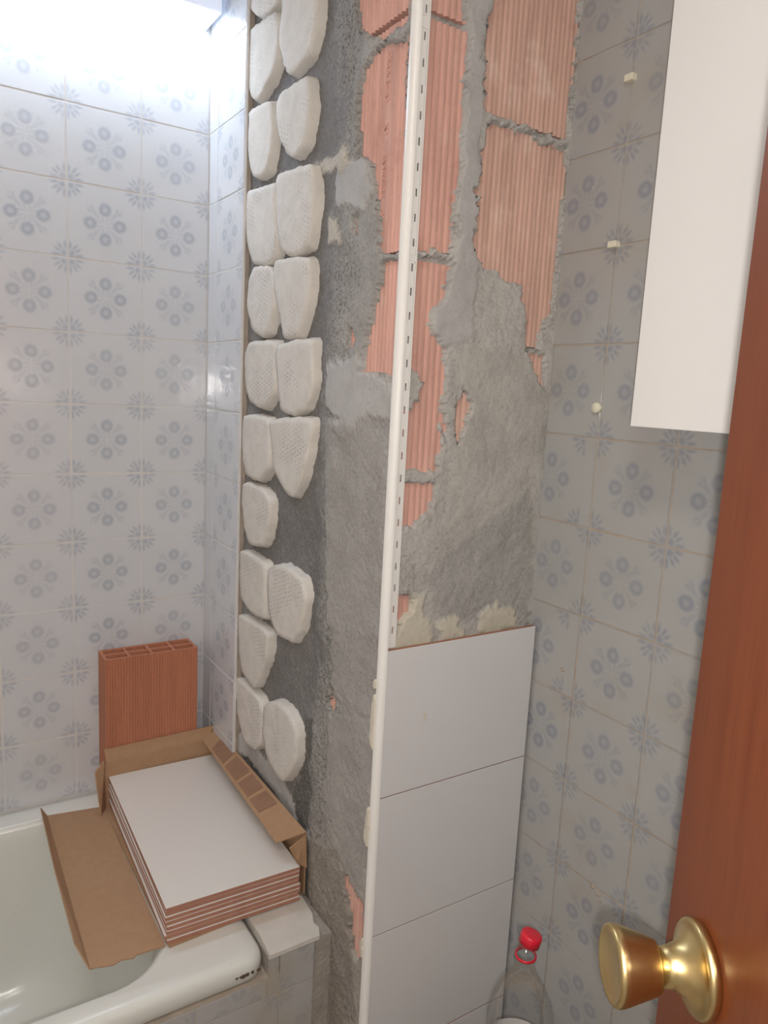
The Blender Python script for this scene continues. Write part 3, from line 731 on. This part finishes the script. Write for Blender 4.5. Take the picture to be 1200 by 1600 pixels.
card('corner_tab', [(-.2525, -.088, zb), (-.270, -.120, zb + .004), (-.2765, -.100, -.800), (-.2545, -.083, -.786)], .0025)
lf = card('left_panel', [(-.256, -.083, zb + .001), (-.258, -.566, zb + .001), (-.302, -.561, zb - .001), (-.378, -.552, zb - .004), (-.374, -.300, zb - .003), (-.371, -.062, zb)], .0032)
card('outer_lip', [(-.379, -.552, zb - .004), (-.392, -.500, zb + .010), (-.391, -.30, zb + .020), (-.383, -.060, zb + .022), (-.3705, -.062, zb + .0005), (-.3745, -.300, zb - .0025)], .0022)
card('ragged_edge', [(-.302, -.560, zb), (-.312, -.566, zb - .001), (-.330, -.561, zb - .001), (-.345, -.564, zb - .002), (-.376, -.553, zb - .003), (-.34, -.552, zb - .001)], .002)

NT_ = 8; tk = .0088; z = zb + .0016
ordn = ['bottom', 'seventh from top', 'sixth from top', 'fifth from top', 'fourth from top', 'third from top', 'second from top', 'topmost']
glz = bm_mesh('tile_glaze', box_bm(-.125, .125, -.242, .242, .0066, .0081, .0006, seg=1))
bis = bm_mesh('tile_body', box_bm(-.1246, .1246, -.2416, .2416, 0, .0066))
for i in range(NT_):
    t_ = empty('ceramic_tile', (-.125 + random.uniform(-.0012, .0012) - (.0015 if i in (1, 4) else 0), -.3265 + random.uniform(-.0015, .0015), z), R(-1.7 + random.uniform(-.25, .25)))
    lab = {0: 'bottom white tile of the stack in the open cardboard box', 7: 'topmost white tile of the stack in the box, its whole face showing'}.get(i, 'white tile with red clay edge, %s in the boxed stack' % ordn[i])
    tag(t_, lab, 'tile', 'white tiles stacked in the box')
    link('tile_body', bis, M['biscuit'], t_); link('tile_glaze', glz, M['stack_glaze'], t_)
    z += tk

# =================================================================== LOOSE HOLLOW BRICK
hb = empty('hollow_brick', (-.144, -.0405, RZ + .0005)); tag(hb, 'red ribbed hollow clay brick standing behind the tile box against the flowered wall', 'brick')
bw, bd, bh = .104, .0355, .345
poly = [(s, -bd + d) for s, d in ribs(-bw, bw, .0062, .0018)] + [(s, bd - d) for s, d in reversed(ribs(-bw, bw, .0062, .0018))]
b = bmesh.new()
bot = [b.verts.new((x, y, 0)) for x, y in poly]; top = [b.verts.new((x, y, bh)) for x, y in poly]
m_ = len(poly)
for i in range(m_): b.faces.new((bot[i], bot[(i + 1) % m_], top[(i + 1) % m_], top[i]))
# end face pierced by two rows of four cells
xs = []; wl = .0065; cw = (2 * bw - 5 * wl) / 4
for i in range(4): xs.append((-bw + wl + i * (cw + wl), -bw + wl + i * (cw + wl) + cw))
yw = .0075; ch = (2 * bd - 3 * yw) / 2
ys = [(-bd + yw, -bd + yw + ch), (bd - yw - ch, bd - yw)]
gx = sorted([-bw, bw] + [v for p_ in xs for v in p_]); gy = sorted([-bd, bd] + [v for p_ in ys for v in p_])
for zz, dn in ((bh, -.12), (0.0, .12)):
    for i in range(len(gx) - 1):
        for j in range(len(gy) - 1):
            hole = any(abs(gx[i] - p_[0]) < 1e-6 for p_ in xs) and any(abs(gy[j] - p_[0]) < 1e-6 for p_ in ys)
            q = [(gx[i], gy[j]), (gx[i + 1], gy[j]), (gx[i + 1], gy[j + 1]), (gx[i], gy[j + 1])]
            if not hole:
                b.faces.new([b.verts.new((x, y, zz)) for x, y in q])
            else:
                u_ = [b.verts.new((x, y, zz)) for x, y in q]; l_ = [b.verts.new((x, y, zz + dn)) for x, y in q]
                for k in range(4): b.faces.new((u_[k], u_[(k + 1) % 4], l_[(k + 1) % 4], l_[k]))
                b.faces.new(l_)
bmesh.ops.remove_doubles(b, verts=b.verts, dist=1e-5)
link('brick_body', bm_mesh('brick_body', b), M['brick_new'], hb)

# =================================================================== WALL CABINET
cb = empty('wall_cabinet', (XD, -1.26, .031)); tag(cb, 'plain white wall cabinet hanging on the right wall beside the wooden door', 'cabinet')
o = box('cabinet_body', (-.132, -.0005, -.205, .205, 0, .72), M['white_paint'], cb, .0015)
o = box('cabinet_door', (-.134 - .0, -.1325, -.2045, .2055, 0.0, .72), M['white_paint'], cb, .0006)

# =================================================================== PEGS IN THE GROUT
for (y, z_, s, lab) in ((-.8855, .535, 0, 'topmost small cream peg stuck in the grout of the right wall'),
                        (-.884, .299, 1, 'middle small cream peg on a tile joint of the right wall'),
                        (-.8805, .051, 2, 'lowest small round cream peg stuck in the grout of the right wall')):
    pg = tag(empty('wall_peg', (XD, y, z_)), lab, 'peg', 'cream pegs in the grout of the right wall')
    if s < 2:
        box('peg_head', (-.010, .004, -.008, .008, -.005, .005), M['plug'], pg, .0015)
    else:
        h_ = lathe('peg_head', [(.004, .0), (.004, .008), (-.006, .0085), (-.008, .007), (-.008, .0)], M['plug'], pg, 20, 'X')
    lathe('peg_pin', [(.004, .002), (.012, .002)], M['plug'], pg, 10, 'X')

# =================================================================== DOOR
K = Vector((-0.15539, -1.44737, -0.31623)); NRM = Vector((-0.846868, 0.531803, 0)).normalized(); ALONG = Vector((-0.531803, -0.846868, 0)).normalized()
EDGE = Vector((-0.1246, -1.3984, 0)); DOORW = .72
ang = math.atan2(ALONG.y, ALONG.x)
dr_ = empty('door_1', (EDGE.x, EDGE.y, FLOOR + .008), ang); struct(dr_, 'open reddish brown wooden door with a round brass knob', 'door')
# local x runs from the free edge to the hinge; the face with the knob looks along local -y or +y
side = 1 if (Matrix.Rotation(-ang, 3, 'Z') @ NRM).y > 0 else -1
o = box('door_leaf', (0, DOORW, -.036 if side > 0 else 0, 0 if side > 0 else .036, 0, 2.03), M['wood'], dr_, .0012)
kx = (K - EDGE).dot(ALONG); kz = K.z - FLOOR - .008
knob = lathe('door_knob', [(.030, .0), (.030, .0120), (.0325, .0125), (.034, .0178), (.036, .0188), (.059, .0262), (.063, .0268), (.0655, .0262), (.0668, .0245), (.0664, .0225), (.0655, .020), (.0652, .0)], M['brass'], dr_, 56, 'X')
rose = lathe('knob_rose', [(0, .0), (0, .0315), (.004, .0328), (.0065, .0325), (.0085, .0308), (.0085, .0285), (.0105, .0250), (.016, .0175), (.024, .0140), (.031, .0128), (.031, 0)], M['brass'], knob, 56, 'X')
knob.scale = (.95, .95, .95); knob.location = (kx, 0, kz); knob.rotation_euler = (0, 0, R(90) * side)
for hz in (.25, 1.0, 1.78):
    hg = lathe('hinge', [(-.045, 0), (-.045, .006), (.045, .006), (.045, 0)], M['brass'], dr_, 16)
    hg.location = (DOORW + .004, 0, hz)

# =================================================================== BOTTLE (on a low stool below the picture)
BXY = (.107, -1.045); BZ = -1.010
st = tag(empty('step_stool', (.135, -1.045, FLOOR)), 'low pale wooden stool under the clear bottle', 'stool')
box('stool_seat', (-.125, .125, -.125, .125, .4475, .4695), M['stool'], st, .004)
for sx in (-1, 1):
    for sy in (-1, 1):
        box('stool_leg', (sx * .10 - .014, sx * .10 + .014, sy * .10 - .014, sy * .10 + .014, 0, .4475), M['stool'], st, .003)
bo = tag(empty('plastic_bottle', (BXY[0], BXY[1], BZ)), 'clear plastic drinks bottle with a red cap in the tiled corner', 'bottle')
lathe('bottle_body', [(.0, .0), (.002, .036), (.010, .044), (.03, .0465), (.06, .0465), (.065, .0445), (.07, .0465), (.17, .0470), (.20, .0468), (.225, .042), (.245, .033), (.262, .0225), (.276, .0158), (.288, .0138), (.2925, .0138), (.2932, .0165), (.2952, .0165), (.2958, .0128), (.3185, .0124), (.319, .0105)], M['clear'], bo, 44)
lathe('cap_ring', [(.2962, .0130), (.2962, .0150), (.2995, .0150), (.2995, .0130), (.2962, .0130)], M['red'], bo, 36)
lathe('label_band', [(.085, .0472), (.152, .0474)], M['label'], bo, 44)
cp = lathe('bottle_cap', [(0, .0135), (0, .0150), (.012, .0150), (.0145, .0142), (.0150, .012), (.0150, .0)], M['red'], bo, 36)
cp.location = (.003, -.001, .3165); cp.rotation_euler = (R(6), R(14), 0)

# =================================================================== LAMPS
la = tag(empty('bath_lamp', (-.38, 0, .803)), 'bright bluish white lamp on the tiled wall above the bath', 'lamp')
box('lamp_case', (-.36, .368, -.100, -.0012, .004, .075), M['lamp_case'], la, .002)
box('lamp_diffuser', (-.35, .362, -.096, -.012, .0, .0042), M['lamp_on'], la)
cl = tag(empty('fill_lamp', (-.85, -1.85, CEIL)), 'added round fill lamp on the ceiling, out of view', 'lamp')  # unseen fixture added to fill the room with light
lathe('fill_base', [(0, 0), (0, .15), (-.02, .15), (-.02, 0)], M['white_paint'], cl, 32)
lathe('fill_dome', [(-.0205, .14), (-.04, .13), (-.055, .09), (-.062, .0)], M['fill_on'], cl, 32)
